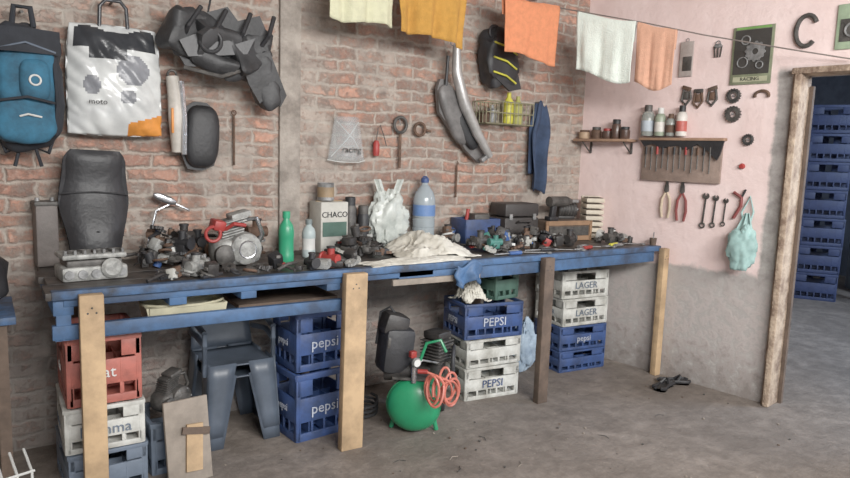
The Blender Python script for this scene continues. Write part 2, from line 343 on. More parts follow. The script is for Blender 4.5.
def gear(b,c,R,m,ax=(0,0,1),n=18,t=.014,hole=.3):
    q=Vector((0,0,1)).rotation_difference(Vector(ax)).to_matrix();c=Vector(c);i=b.mi(m);o=[];inn=[]
    for z in(-t/2,t/2):
        ro=[];ri=[]
        for k in range(n*4):
            a=2*math.pi*k/(n*4);r=R if k%4 in(0,1) else R*.88
            ro.append(c+q@Vector((r*math.cos(a),r*math.sin(a),z)));ri.append(c+q@Vector((R*hole*math.cos(a),R*hole*math.sin(a),z)))
        o.append(b._ring(ro));inn.append(b._ring(ri))
    K=n*4
    for k in range(K):
        j=(k+1)%K
        b._face([o[1][k],o[1][j],inn[1][j],inn[1][k]],i);b._face([o[0][j],o[0][k],inn[0][k],inn[0][j]],i)
        b._face([o[0][k],o[0][j],o[1][j],o[1][k]],i);b._face([inn[0][j],inn[0][k],inn[1][k],inn[1][j]],i)
def carb(b,c,s,m,rz=0):
    R=Matrix.Rotation(rz,3,'Z');c=Vector(c);P=lambda x,y,z:c+R@Vector((x*s,y*s,z*s))
    b.cyl(P(-.05,0,.05),P(.05,0,.05),.026*s,m);b.lathe([(.03*s,0),(.034*s,.004*s),(.034*s,.012*s)],P(.045,0,.05),m,16,R@Vector((1,0,0)))
    b.box(P(0,0,.025),(.055*s,.05*s,.045*s),m,rot=(0,0,rz),bev=.004);b.cyl(P(0,0,.05),P(0,0,.105),.02*s,m);b.cyl(P(0,0,.105),P(0,0,.115),.024*s,black)
    b.tube([P(0,.02,.03),P(.02,.05,.03),P(.05,.06,.01)],.004*s,rubber,6)
def engine(name,loc,rz,s=1,redpart=True,am=alu):
    b=B(name)
    b.sph((0,0,.07*s),(.12*s,.085*s,.07*s),am,.55,su=24,sv=12)
    b.lathe([(.001,.09*s),(.03*s,.092*s),(.055*s,.085*s),(.075*s,.07*s),(.08*s,.04*s),(.08*s,0)][::-1],(.03*s,-.02*s,.085*s),am,28,(0,-1,0))
    b.torus((.03*s,-.105*s,.085*s),.04*s,.006*s,chrome if redpart else dsteel)
    for k in range(6):
        a=k*math.pi/3;b.cyl((.03*s+.066*s*math.cos(a),-.08*s,.085*s+.066*s*math.sin(a)),(.03*s+.066*s*math.cos(a),-.10*s,.085*s+.066*s*math.sin(a)),.006*s,steel,8)
    b.lathe([(.05*s,0),(.05*s,.03*s),(.02*s,.045*s)],(-.07*s,-.06*s,.06*s),dsteel,20,(0,-1,0))
    for k in range(7): b.box((-.03*s+.004*k*s,0,(.14+.014*k)*s),(.11*s,.11*s,.006*s),am,rot=(0,-.25,0),bev=.002)
    b.box((-.01*s,0,.18*s),(.08*s,.08*s,.10*s),dsteel,rot=(0,-.25,0));b.box((.02*s,0,.245*s),(.10*s,.10*s,.03*s),am,rot=(0,-.25,0),bev=.006)
    if redpart:
        b.box((-.09*s,-.02*s,.20*s),(.06*s,.08*s,.05*s),red,rot=(.1,.2,.1),bev=.01);b.tube([(-.06*s,-.05*s,.18*s),(-.03*s,-.08*s,.21*s),(.03*s,-.07*s,.2*s)],.01*s,red)
        b.torus((-.12*s,-.05*s,.16*s),.035*s,.008*s,red)
    b.tube([(.05*s,0,.22*s),(.1*s,-.03*s,.23*s),(.13*s,-.03*s,.15*s),(.12*s,0,.1*s)],.012*s,chrome if redpart else dsteel,10)
    b.done(loc=loc,rz=rz)
engine("motorcycle_engine",(-2.70,-.34,.88),.0,.98)
engine("small_engine",(-3.03,-.42,.24),.5,.68,False,dsteel)
b=B("engine_crankcase");b.box((0,0,.03),(.25,.16,.06),alu,bev=.012);b.box((0,0,.07),(.21,.14,.03),dsteel,bev=.006);b.box((0,0,.10),(.245,.155,.022),alu,bev=.008)
for x in(-.07,.03,.09): b.lathe([(.034,0),(.034,.01),(.026,.01),(.026,.002)],(x,-.02,.11),dsteel,20)
for k in range(7): b.cyl((-.11+k*.036,-.07,.11),(-.11+k*.036,-.07,.128),.006,steel,8)
for k in range(5): b.lathe([(.018,0),(.018,.008),(.01,.008)],(-.1+k*.05,-.08,.03),steel,14,(0,-1,0))
b.lathe([(.04,0),(.042,.01),(.03,.02)],(.06,-.08,.05),alu,18,(0,-1,0));b.done(loc=(-3.34,-.44,.88),rz=.1)
b=B("motorcycle_seat");sm=M("seat_vinyl",(44,44,47),.5,var=.25,sc=6,bump=.15)
def seatf(sg):
    def f(u,v):
        wd_=(.105+.035*min(1,v*1.8))*(1-.25*max(0,(v-.88)/.12)**2)*(1-.06*math.sin(v*9));x=(u-.5)*2*wd_
        dip=.025*math.sin(v*6.3)
        return Vector((x,sg*(.05*(1-abs(2*u-1)**3)*(1-abs(2*v-1)**8))+.03*math.sin(v*3)-(dip if sg<0 else 0),.53*v))
    return f
b.sheet(seatf(-1),18,30,sm);b.sheet(seatf(.5),14,22,sm);b.tube([(-.118,.0,.14),(-.0,-.05,.16),(.118,.0,.14)],.004,black);b.tube([(-.14,.01,.33),(-.0,-.015,.34),(.14,.01,.33)],.004,black)
b.box((0,.0,.02),(.2,.08,.04),sm,bev=.015);b.done(loc=(-3.285,-.16,.88),rot=(-.06,.03,.05))
b=B("battery_box");b.box((0,0,.14),(.09,.09,.28),M("grey_battery",(104,96,92),.6),bev=.008);b.box((0,0,.285),(.10,.10,.02),dsteel,bev=.005);b.cyl((-.03,0,.29),(-.03,0,.31),.01,steel);b.cyl((.03,0,.29),(.03,0,.31),.01,steel);b.done(loc=(-3.475,-.065,.88),rz=.1)
bits=[M("bit_blue",(56,88,146),.5),red,whitec,white,M("bit_teal",(60,120,110),.5)]
def pile(name,loc,seed,n,wx,wy,hz,colr=.10):
    r=random.Random(seed);b=B(name);ms=[dsteel,blackm,blackm,alu,blackm,dsteel,rust,black]
    for k in range(n):
        u=r.uniform(-1,1);v=r.uniform(-1,1);x=u*wx;y=v*wy;z=max(0,hz*(1-u*u)*(1-v*v))*r.uniform(0,1);m=r.choice(ms) if r.random()>colr else r.choice(bits);t=r.choice("gcbtkrh");s=r.uniform(.5,1.1)
        if t=='g': gear(b,(x,y,z+.025),.03*s+.01,m,ax=(r.uniform(-.5,.5),r.uniform(-.6,.3),1),n=12)
        elif t=='c': carb(b,(x,y,z),s,m,r.uniform(0,6))
        elif t=='b': b.box((x,y,z+.026*s),(.07*s,.05*s,.036*s),m,rot=(r.uniform(-.2,.2),r.uniform(-.2,.2),r.uniform(0,3)),bev=.005)
        elif t=='t':
            a=r.uniform(0,6);p=Vector((x,y,z+.012));q=Vector((math.cos(a),math.sin(a),r.uniform(0,.3)))*.06*s;b.tube([p-Vector((q.x,q.y,0)),p+Vector((0,0,q.z)),p+q],.008*s,m,8)
        elif t=='k': b.cyl((x,y,z),(x+r.uniform(-.02,.02),y,z+.05*s),.022*s,m,14);b.cyl((x,y,z+.05*s),(x,y,z+.06*s),.012*s,dsteel,10)
        elif t=='h':
            b.box((x,y,z+.04*s),(.05*s,.05*s,.06*s),m,rot=(r.uniform(-.5,.5),r.uniform(-.5,.5),r.uniform(0,3)),bev=.006*s);b.box((x,y,z+.05*s),(.08*s,.02*s,.015*s),dsteel,rot=(0,r.uniform(-.3,.3),r.uniform(0,3)),bev=.003)
        else: b.torus((x,y,z+.022),.03*s,.006,m,ax=(r.uniform(-.4,.4),r.uniform(-.4,.4),1))
    return b.done(loc=loc)
pile("loose_engine_parts",(-3.00,-.24,.881),3,60,.12,.12,.24,.05)
pile("loose_engine_parts",(-2.80,-.14,.881),13,26,.09,.05,.20,.05)
pile("small_part_scraps",(-2.50,-.60,.881),4,26,.33,.07,.01)
pile("small_part_scraps",(-3.0,-.62,.881),24,14,.12,.05,.01)
pile("loose_engine_parts",(-2.56,-.15,.881),14,16,.07,.05,.12)
pile("carburetor_parts",(-2.04,-.36,.881),5,44,.14,.10,.15,.05)
pile("carburetor_parts",(-1.18,-.42,.881),6,38,.12,.12,.12,.15)
pile("loose_engine_parts",(-1.28,-.14,.881),16,18,.06,.04,.14,.2)
pile("loose_hand_tools_heap",(-.78,-.40,.881),8,50,.24,.12,.08,.15)
pile("loose_engine_parts",(-.10,-.44,.881),9,22,.09,.08,.05,.1)
b=B("clutch_basket");gear(b,(0,0,.02),.078,steel,n=26,t=.02,hole=.3);b.lathe([(.06,.03),(.06,.06),(.05,.065),(.05,.03)],(0,0,0),steel,24);b.cyl((0,0,.01),(0,0,.085),.018,steel)
for k in range(6): b.cyl((.036*math.cos(k*1.047),.036*math.sin(k*1.047),.03),(.036*math.cos(k*1.047),.036*math.sin(k*1.047),.08),.008,steel,10)
b.done(loc=(-2.92,-.48,.88))
b=B("motorcycle_mirror");b.tube([(-.12,0,.0),(-.06,0,.24),(.02,0,.28),(.1,0,.24)],.007,chrome);b.sph((-.02,-.01,.30),(.06,.012,.02),chrome,.8,rot=(0,.4,0));b.cyl((-.12,0,0),(-.12,0,.02),.02,black);b.done(loc=(-2.94,-.06,.88))
def bottle(name,loc,r,h,m,capm,neck=.35,label=None):
    b=B(name);p=[(r*.9,0),(r,.008),(r,h*.18),(r*.96,h*.2),(r*.96,h*.5),(r,h*.52),(r,h*.64),(r*.85,h*.74),(r*neck,h*.84),(r*neck,h*.9)]
    ms=[m]*9
    if label: ms[3]=label
    b.lathe(p,(0,0,0),m,22,mats=ms+[m]);b.lathe([(r*neck*1.25,h*.87),(r*neck*1.25,h*.99),(r*neck*1.1,h)],(0,0,0),capm,16)
    return b.done(loc=loc)
gb=M("green_bottle",(46,150,108),.35,var=.1,bump=0)
bottle("green_oil_bottle",(-2.47,-.42,.88),.038,.26,gb,gb,.4)
bottle("white_spray_bottle",(-2.28,-.26,.88),.036,.20,M("pale_bottle",(176,190,190),.4,var=.1),M("greyish_cap",(120,130,130),.5),.4,label=white)
bottle("solvent_bottle",(-2.35,-.14,.88),.03,.17,M("amber_bottle",(120,90,60),.4),black,.4)
b=B("cardboard_box");cb=M("white_cardboard",(194,191,182),.8,var=.12);b.box((0,0,.14),(.17,.14,.28),cb,bev=.004);b.text("CHACO",(.0,-.073,.21),.045,black);b.box((0,-.072,.13),(.15,.003,.08),greenc);b.box((.0,-.0,.282),(.165,.02,.003),M("parcel_tape",(170,140,100),.5));b.done(loc=(-2.09,-.10,.88),rz=.06)
b=B("tin_can");b.lathe([(.046,0),(.048,.004),(.046,.01),(.046,.09),(.048,.096),(.044,.098),(.044,.09)],(0,0,0),steel,22);b.lathe([(.0468,.02),(.0468,.075)],(0,0,0),M("brown_label",(150,126,96),.6),22);b.done(loc=(-2.11,-.10,1.165))
for i,(x,y,h) in enumerate([(-1.95,-.09,.30),(-1.87,-.10,.25)]):
    b=B("spray_can");b.lathe([(.034,0),(.036,.005),(.036,h-.06),(.03,h-.045),(.012,h-.035),(.012,h-.03)],(0,0,0),[dsteel,black][i],20);b.lathe([(.03,h-.05),(.03,h),(.027,h+.003)],(0,0,0),[black,dsteel][i],18);b.done(loc=(x,y,.88))
jg=M("clear_blue_plastic",(200,212,218),.12,var=.06,bump=0,trans=.5);q=.84
b=B("water_jug");b.lathe([(r_*q,z_*q) for r_,z_ in [(.075,0),(.082,.01),(.082,.06),(.078,.065),(.082,.07),(.082,.13),(.078,.135),(.082,.14),(.082,.2),(.078,.205),(.082,.21),(.082,.34),(.066,.39),(.03,.44),(.024,.445),(.024,.475)]],(0,0,0),jg,26);b.lathe([(.0835*q,.22*q),(.0835*q,.30*q)],(0,0,0),M("blue_label",(96,130,184),.5),26);b.lathe([(.029*q,.46*q),(.029*q,.49*q),(.025*q,.495*q)],(0,0,0),blue,18);b.torus((0,0,.48*q),.02,.005,blue,ax=(0,1,0));b.done(loc=(-1.44,-.09,.88))
def crumple(name,loc,w_,d_,h,m,seed,rz=0,n=44,peak=1.0,rough=1.0):
    b=B(name)
    def f(u,v):
        x=(u-.5)*2;y=(v-.5)*2;rr=min(1,math.sqrt(x*x+y*y)/1.15)
        p=Vector((x*2.1+seed,y*2.1,seed*.3));n1=noise.noise(p);n2=abs(noise.noise(p*2.6));n3=noise.noise(p*5)
        e=1+.2*noise.noise(Vector((math.atan2(y,x)*1.3,seed,0)))
        z=h*(1-rr**2.2)*(peak*(.6+.5*n1)+.35*rough*(.5-n2)*2+.12*n3*rough)+.004
        return Vector((x*w_/2*e+.02*n3,y*d_/2*e+.02*n1,max(.003+.004*(n3+1),z)))
    b.sheet(f,n,n,m);return b.done(loc=loc,rz=rz,sharp=70,solid=.004)
ragw=M("dirty_white_cloth",(222,218,206),.85,col2=(184,178,164),sc=6)
crumple("white_rag",(-1.62,-.40,.88),.46,.40,.13,ragw,2.3,rough=.6)
crumple("dirty_paper_sheet",(-1.84,-.63,.88),.62,.14,.02,ragw,5.1,rz=.02)
bagm=M("white_bag_plastic",(206,210,204),.3,col2=(168,174,168),sc=9,bump=.1)
b=B("plastic_bag");b.bag((0,0,.16),(.125,.065,.16),bagm,seed=4,cr=.11)
for sx in(-1,1): b.sheet(lambda u,v:Vector((sx*(.03+.05*v)+(u-.5)*.05,.01*math.sin(9*u),.27+.13*v)),4,5,bagm)
b.done(loc=(-1.70,-.10,.885),sharp=60)
b=B("blue_tool_tray");b.box((0,0,.10),(.26,.18,.01),blue)
b.box((0,-.09,.08),(.26,.008,.16),blue,bev=.003);b.box((0,.09,.08),(.26,.008,.16),blue,bev=.003)
for sx in(-1,1): b.box((sx*.13,0,.08),(.008,.18,.16),blue,bev=.003)
b.box((.02,0,.15),(.12,.1,.08),dsteel,bev=.01);b.cyl((-.08,0,.1),(-.06,0,.22),.012,red);b.done(loc=(-1.05,-.11,.88),rz=-.05)
def case(name,loc,w_,d_,h,m,rz):
    b=B(name);b.box((0,0,h*.32),(w_,d_,h*.62),m,bev=.01);b.box((0,0,h*.82),(w_*1.0,d_,h*.33),m,bev=.012);b.tube([(-.05,-d_/2,h*.5),(-.05,-d_/2-.03,h*.55),(.05,-d_/2-.03,h*.55),(.05,-d_/2,h*.5)],.008,m)
    for sx in(-1,1): b.box((sx*w_*.35,-d_/2-.004,h*.65),(.025,.01,.04),steel,bev=.002)
    b.done(loc=loc,rz=rz)
case("black_tool_case",(-.73,-.12,.88),.28,.18,.26,M("case_black",(56,52,51),.55),-.06)
b=B("wooden_drawer_box");wm=M("brown_box_wood",(148,114,86),.75);b.box((0,0,.07),(.38,.18,.14),woodd,bev=.004);b.box((0,-.093,.125),(.39,.01,.03),wm);b.box((0,-.093,.02),(.39,.01,.03),wm);b.box((-.19,-.093,.07),(.02,.01,.14),wm);b.box((.19,-.093,.07),(.02,.01,.14),wm);b.box((0,-.09,.07),(.34,.012,.06),dsteel);b.lathe([(.01,0),(.012,.02)],(0,-.095,.07),steel,12,(0,-1,0));b.done(loc=(-.36,-.19,.88),rz=-.1)
b=B("electric_drill");b.cyl((-.09,0,.13),(.07,0,.13),.035,dsteel,18);b.cyl((.07,0,.13),(.12,0,.13),.035,dsteel,18,r1=.016);b.cyl((.12,0,.13),(.18,0,.13),.012,steel);b.box((-.05,0,.07),(.045,.035,.12),black,rot=(0,.15,0),bev=.01);b.box((-.06,0,.015),(.08,.06,.03),black,bev=.008);b.done(loc=(-.44,-.24,1.02),rz=.0)
b=B("electric_motor");b.cyl((-.06,0,.065),(.07,0,.065),.06,blackm,20);b.box((0,0,.01),(.12,.1,.02),blackm,bev=.004)
for k in range(6): b.torus((-.05+k*.02,0,.065),.061,.003,dsteel,ax=(1,0,0))
b.cyl((.07,0,.065),(.10,0,.065),.012,steel);b.box((0,0,.13),(.06,.05,.03),bits[0],bev=.005);b.done(loc=(-.27,-.13,1.02),rz=-.4)
b=B("organizer_drawers");om=M("cream_plastic",(208,196,176),.6,var=.1)
b.box((0,.06,.15),(.13,.02,.30),om)
for k in range(7): b.box((0,0,.022+k*.042),(.13,.12,.030),om,bev=.005);b.box((0,0,.022+k*.042+.019),(.11,.10,.003),woodd)
b.done(loc=(-.07,-.21,.88),rz=-.5)
def wrench(b,p,L_,m,rot=(0,0,0)):
    R=Euler(rot).to_matrix();p=Vector(p)
    def T(v):return p+R@Vector(v)
    w_=.010*L_/.18;b.box(T((0,0,0)),(w_,.004,L_*.8),m,rot=rot,bev=.0015);w2=.0085*L_/.18
    poly=[(.018*L_/.18*math.cos(a),L_*.43+.018*L_/.18*math.sin(a)) for a in [math.radians(x) for x in (70,30,0,-30,-60,-90,-120,-150,180,150,110)]]+[(-w2*.7,L_*.43+.004),(w2*.7,L_*.43+.004)]
    b.prism(poly,.006,m,c=p,rot=rot);b.torus(T((0,0,-L_*.43)),.013*L_/.18,.004*L_/.18,m,ax=R@Vector((0,1,0)))
def plier(b,p,L_,m,hm,open_=.12):
    for s in(-1,1):
        b.tube([Vector(p)+Vector((0,0,0)),Vector(p)+Vector((s*L_*.10,0,-L_*.2)),Vector(p)+Vector((s*(L_*.12),0,-L_*.45)),Vector(p)+Vector((s*L_*.08,0,-L_*.68))],[.006,.009,.010,.008],hm,8)
        b.prism([(0,-.01),(s*.016,0),(s*.014,L_*.12),(s*.003,L_*.3),(0,L_*.3)],.009,m,c=p)
    b.lathe([(.012,-.007),(.012,.007)],p,m,14,(0,1,0))
b=B("hand_tools_row");rr=random.Random(2)
for k in range(12):
    x=-.12-.10*k+rr.uniform(-.03,.03);y=-.63+rr.uniform(-.03,.05);a=rr.uniform(-.5,.5)+math.pi/2
    if k%3==0: wrench(b,(x,y,.008),.2,steel,rot=(math.pi/2,0,a))
    elif k%3==1:
        q=Vector((math.cos(a+1.57),math.sin(a+1.57),0));c=Vector((x,y,.013));b.cyl(c,c+q*.09,.012,[yellow,red,black,bits[0]][k//3],10);b.cyl(c+q*.09,c+q*.2,.004,steel,8)
    else: b.cyl((x,y,.012),(x+.09,y+.02,.012),.011,steel,12);b.box((x+.09,y+.02,.012),(.03,.02,.02),dsteel,bev=.003)
b.done(loc=(0,0,.881))
b=B("bench_peg");b.lathe([(.02,0),(.024,.05),(.02,.05),(.018,.01)],(0,0,0),woodd,14);b.cyl((0,0,.0),(.005,0,.09),.004,steel);b.done(loc=(.04,-.66,.881))
b=B("metal_tray");tm=M("yellowed_tray",(186,180,152),.5,var=.15);b.box((0,0,.004),(.30,.18,.008),tm)
for sx in(-1,1): b.box((sx*.155,0,.035),(.01,.18,.07),tm,rot=(0,sx*.2,0))
for sy in(-1,1): b.box((0,sy*.09,.035),(.31,.01,.07),tm,rot=(-sy*.2,0,0))
b.torus((0,0,.07),.17,.006,tm,ax=(0,0,1),sz=.60);b.done(loc=(-3.0,-.56,.702))
b=B("cleaning_cloth");b.sheet(lambda u,v:Vector(((u-.5)*.17+.01*math.sin(9*v),-.02*math.sin(12*u)*v-.01,-.11*v-.02*math.sin(7*u))),14,8,bluea);b.done(loc=(-1.58,by-.012,.875),solid=.004)
crumple("stained_rag",(-1.31,-.42,.588),.16,.18,.14,ragw,8.8,rough=.6)
b=B("blue_plastic_bag");b.bag((0,0,.17),(.09,.07,.17),M("pale_blue_bag",(170,190,208),.4,col2=(134,154,176),bump=.1),seed=9,cr=.10);b.done(loc=(-.69,-.24,.0),sharp=60)
b=B("cable_coil")
b.tube([(.10*math.cos(k*.5)*(1+.2*math.sin(k)),.10*math.sin(k*.5),.012+.002*k) for k in range(40)],.008,rubber,6);b.done(loc=(-2.02,-.40,0))
b=B("rubber_sandal")
for k,(dx,a) in enumerate([(0,.3),(.13,-.5)]):
    c=Vector((dx,.02*k,0));R=Matrix.Rotation(a,3,'Z')
    def f(u,v):
        wd_=.042*(1-.3*math.sin(math.pi*u)**2)*min(1,8*u*(1-u)+.35);return c+R@Vector(((u-.5)*.20,(v-.5)*2*wd_,.0))
    def g(u,v): return f(u,v)+Vector((0,0,.022))
    b.sheet(f,14,4,black);b.sheet(g,14,4,black);b.tube([g(t,0) for t in [i/14 for i in range(15)]],.011,black,6);b.tube([g(t,1) for t in [i/14 for i in range(15)]],.011,black,6)
    b.tube([g(.55,0),g(.68,.3)+Vector((0,0,.03)),g(.72,.6)+Vector((0,0,.03)),g(.55,1)],.010,black,6)
b.done(loc=(-.11,-.94,.0))
b=B("floor_debris");rd=random.Random(11)
for k in range(130):
    x=rd.uniform(-3.4,.2);y=rd.uniform(-2.2,-.1);s=rd.uniform(.003,.010);b.sph((x,y,s*.4),(s,s*.8,s*.5),rd.choice([woodg,dsteel,woodg,woodd,dsteel]),1,rot=(0,0,rd.uniform(0,3)),su=5,sv=3)
for k in range(9):
    x=rd.uniform(-3,.1);y=rd.uniform(-1.6,-.8);a=rd.uniform(0,3);b.tube([(x,y,.003),(x+.03*math.cos(a),y+.03*math.sin(a),.006),(x+.06*math.cos(a+.4),y+.06*math.sin(a+.4),.003)],.002,rd.choice([dsteel,woodg]),5)
b.done()
# ---------- hanging on back wall
b=B("backpack");bpB=M("backpack_blue",(46,104,134),.85,col2=(34,70,90),sc=8);bpK=M("backpack_black",(38,41,48),.85,var=.25)
b.sph((0,0,0),(.145,.09,.26),bpK,.65,su=28,sv=22,nz=.16)
b.sph((.01,-.06,.03),(.115,.055,.15),bpB,.65,su=24,sv=18,nz=.16);b.sph((-.0,-.07,-.14),(.12,.055,.10),bpB,.65,su=24,sv=16,nz=.16);b.sph((.03,-.09,.02),(.06,.045,.09),bpB,.6,su=16,sv=10)
b.sheet(lambda u,v:Vector(((u-.5)*.26,-.085-.03*math.sin(math.pi*u)-.02*v,.23-.10*v)),10,4,bpK)
for sx in(-1,1): b.tube([(sx*.10,-.06,.20),(sx*.11,-.10,.05),(sx*.115,-.10,-.08),(sx*.10,-.08,-.2)],.012,bpK,6)
b.tube([(-.10,-.11,.14),(0,-.135,.17),(.11,-.11,.14)],.004,greyc,6);b.tube([(-.1,-.13,-.07),(0,-.145,-.05),(.1,-.13,-.07)],.006,bpK,6)
b.torus((.03,-.138,.02),.02,.004,white);b.tube([(-.03,-.13,-.13),(.0,-.135,-.12),(.05,-.13,-.13)],.004,white,5)
b.tube([(-.04,0,.25),(-.03,0,.33),(.03,0,.33),(.04,0,.25)],.012,bpK)
for sx in(-1,1): b.tube([(sx*.10,.03,-.22),(sx*.08,0,-.28),(sx*.03,-.01,-.26),(sx*.05,-.01,-.34)],.008,bpK,6)
b.cyl((0,0,.31),(0,.13,.33),.006,dsteel);b.done(loc=(-3.535,-.125,1.67))
b=B("packaged_seat_cover");cl=M("clear_bag_white",(214,216,214),.22,col2=(192,194,194),sc=7,bump=0);bk=M("bagged_black",(52,54,58),.3);pg=M("print_grey",(128,130,136),.3)
def pil(w_,h,t,sg,c):
    def f(u,v):
        x=(u-.5)*2;y=(v-.5)*2;k=(1-abs(x)**3)*(1-abs(y)**4);q=.006*noise.noise(Vector((x*3,y*4,sg)))+.003*(1-4*abs(noise.noise(Vector((x*3+y*3,y*2,sg)))))
        return Vector((c[0]+x*w_/2*(1-.10*max(0,y)**2),c[1]+sg*t*k+q*1.6,c[2]+y*h/2*(1-.03*x*x)))
    return f
def mf(u,v):
    if v>.78 and abs(u-.5)<.45 and v<.95+.03*math.sin(u*9):return bk
    if v>.93:return cl
    if v>.68 and .22<u<.62:return bk
    if (u-.68)**2+(v-.60)**2*1.6<.030:return pg
    if (u-.25)**2+(v-.45)**2<.008:return pg
    if (u-.62)**2+(v-.36)**2*2<.008:return pg
    if u>.62 and v<.12+.22*(u-.62):return orangep
    return cl
b.sheet(pil(.40,.50,.07,-1,(0,0,0)),50,60,cl,mf);b.sheet(pil(.40,.50,.04,1,(0,0,0)),20,20,cl)
b.tube([(-.06,0,.22),(-.055,0,.33),(-.03,0,.36),(.03,0,.36),(.055,0,.33),(.06,0,.22)],.009,bk)
b.text("moto",(-.08,-.080,-.10),.035,black,ext=.001);b.cyl((0,0,.36),(0,.1,.36),.006,dsteel)
b.done(loc=(-3.175,-.085,1.725),rz=-.03,solid=.002,sharp=60)
b=B("motorcycle_fairing_bundle");r=random.Random(5)
pts=[((-.18,-.03,.10),(.10,.06,.10)),((-.04,-.04,.07),(.13,.07,.09)),((.09,-.04,.02),(.11,.06,.11)),((-.10,-.05,-.02),(.13,.06,.05)),((.16,-.02,.07),(.08,.05,.07)),((.19,-.04,-.10),(.07,.04,.12))]
fm=M("faded_black_plastic",(52,52,54),.55,var=.35,sc=12)
for k,(c_,r_) in enumerate(pts): b.sph(c_,r_,fm,.45,rot=(r.uniform(-.4,.4),r.uniform(-.5,.5),r.uniform(-.4,.4)),nz=.5,seed=k*3,su=22,sv=14)
b.prism([(-.25,.02),(-.1,.2),(0,.24),(.05,.18),(.16,.22),(.22,.10),(.2,.0),(0,-.05),(-.2,-.06)],.02,black,c=(0,-.05,0))
b.prism([(.05,.0),(.2,.05),(.30,-.16),(.27,-.22),(.2,-.17),(.16,-.21),(.1,-.12)],.015,fm,c=(0,-.08,0),rot=(.1,0,0))
b.prism([(-.24,.05),(-.1,.12),(.02,.06),(.12,.10),(.08,.02),(-.05,-.0),(-.2,-.02)],.012,M("mid_grey_plastic",(74,74,76),.5),c=(0,-.105,0))
for k in range(4): b.tube([(-.22+.12*k,-.02,.02),(-.20+.13*k,-.11,.12),(-.13+.12*k,-.07,.22)],.012,black,8)
b.tube([(-.22,-.1,-.07),(-.05,-.12,-.10),(.1,-.11,-.04)],.01,dsteel);b.torus((-.1,-.12,.06),.05,.01,black);b.tube([(-.08,0,.2),(-.06,0,.30),(-.02,.05,.33)],.005,rubber,6)
b.done(loc=(-2.68,-.12,1.875))
b=B("motorcycle_fork_cover");fw=M("faded_white_plastic",(206,198,188),.5,var=.2);b.tube([(0,0,.19),(.01,-.01,.1),(.015,-.01,0),(.02,0,-.17)],[.03,.034,.038,.026],fw,12);b.tube([(.035,-.03,.17),(.045,-.04,0),(.045,-.03,-.18)],.014,chrome);b.box((-.01,-.042,-.02),(.012,.01,.12),orangep,bev=.004);b.torus((0,0,.2),.02,.006,dsteel);b.done(loc=(-2.92,-.08,1.58))
b=B("rear_mudguard");b.prism([(-.07,.14),(-.03,.17),(.03,.17),(.07,.14),(.095,.05),(.10,-.06),(.08,-.14),(.02,-.17),(-.05,-.165),(-.08,-.1),(-.08,.03)],.03,black);b.sph((.01,-.02,0),(.085,.05,.155),black,.65,su=22,sv=14);b.torus((.01,-.03,0),.07,.006,rubber,sz=1.8);b.done(loc=(-2.79,-.05,1.49),rot=(0,.05,0))
b=B("steel_rod");b.cyl((0,0,-.13),(0,0,.13),.006,rust,8);b.torus((0,0,.14),.012,.003,rust);b.done(loc=(-2.60,-.02,1.48))
b=B("chain_wrench");b.torus((0,-.01,.08),.042,.010,dsteel,sz=1.1);b.box((0,-.01,-.07),(.016,.008,.22),rust,bev=.002);b.cyl((0,-.01,.08),(0,.01,.13),.003,steel);b.done(loc=(-1.59,-.02,1.53))
b=B("chain_ring");b.torus((0,-.01,0),.038,.009,rust);b.tube([(.04,-.01,0),(.08,-.01,-.01)],.008,rust);b.done(loc=(-1.45,-.02,1.59))
b=B("spark_plug_cap");b.lathe([(.016,0),(.02,.02),(.02,.07),(.012,.09)],(0,-.02,-.06),red,14);b.tube([(0,-.02,.03),(.01,-.02,.1),(.03,-.01,.12),(.05,-.02,.06),(.07,-.02,.0)],.003,dsteel,6);b.done(loc=(-1.76,-.02,1.48))
b=B("clear_visor");vm=M("clear_visor_plastic",(206,212,214),.12,var=.05,bump=0,alpha=.28);b.sheet(lambda u,v:Vector(((u-.5)*.24*(1-.35*v),-.06*math.sin(math.pi*u)-.01,(v-.5)*.25)),16,6,vm);b.tube([(-.12,-.01,-.12),(-.06,-.05,-.13),(.06,-.05,-.13),(.12,-.01,-.12)],.003,white,6);b.tube([(-.10,-.02,-.1),(-.02,-.06,.0),(.07,-.02,.1)],.003,white,5);b.tube([(.10,-.02,-.1),(.02,-.06,.0),(-.07,-.02,.1)],.003,white,5);b.text("racing",(.0,-.075,-.06),.05,white,ext=.001);b.done(loc=(-1.95,-.02,1.51),solid=.002)
b=B("motorcycle_side_fairing");gf=M("grey_fairing",(112,109,108),.5,.1,var=.3)
b.prism([(-.19,.10),(-.17,.16),(-.12,.16),(-.06,.06),(.04,-.10),(.17,-.22),(.2,-.3),(.16,-.35),(.06,-.28),(-.08,-.14),(-.17,-.04)],.03,gf)
b.sph((-.06,-.02,-.05),(.075,.035,.20),gf,.7,rot=(0,-.5,0),su=18,sv=12);b.sph((.03,-.03,-.14),(.05,.03,.14),black,.7,rot=(0,-.6,0),su=14,sv=10)
b.tube([(-.09,-.06,.36),(-.09,-.07,.2),(-.03,-.08,.02),(.08,-.08,-.16),(.20,-.07,-.3)],[.024,.032,.036,.032,.022],M("brushed_exhaust",(184,182,180),.4,.5),14)
b.tube([(-.13,-.03,.3),(-.14,-.03,.1)],.01,black);b.box((.17,-.06,-.31),(.08,.03,.03),steel,rot=(0,-.6,0),bev=.005);b.torus((-.10,-.03,.38),.015,.004,steel);b.done(loc=(-1.17,-.06,1.74))
b=B("thin_rod");b.cyl((0,0,-.10),(0,0,.10),.006,rust,8);b.tube([(0,0,.1),(.01,-.0,.12),(.0,0,.13)],.004,rust,6);b.done(loc=(-1.15,-.02,1.27))
b=B("tool_pouch");b.sph((0,0,0),(.125,.07,.17),black,.55,rot=(0,-.2,0),su=24,sv=18,nz=.4,seed=2)
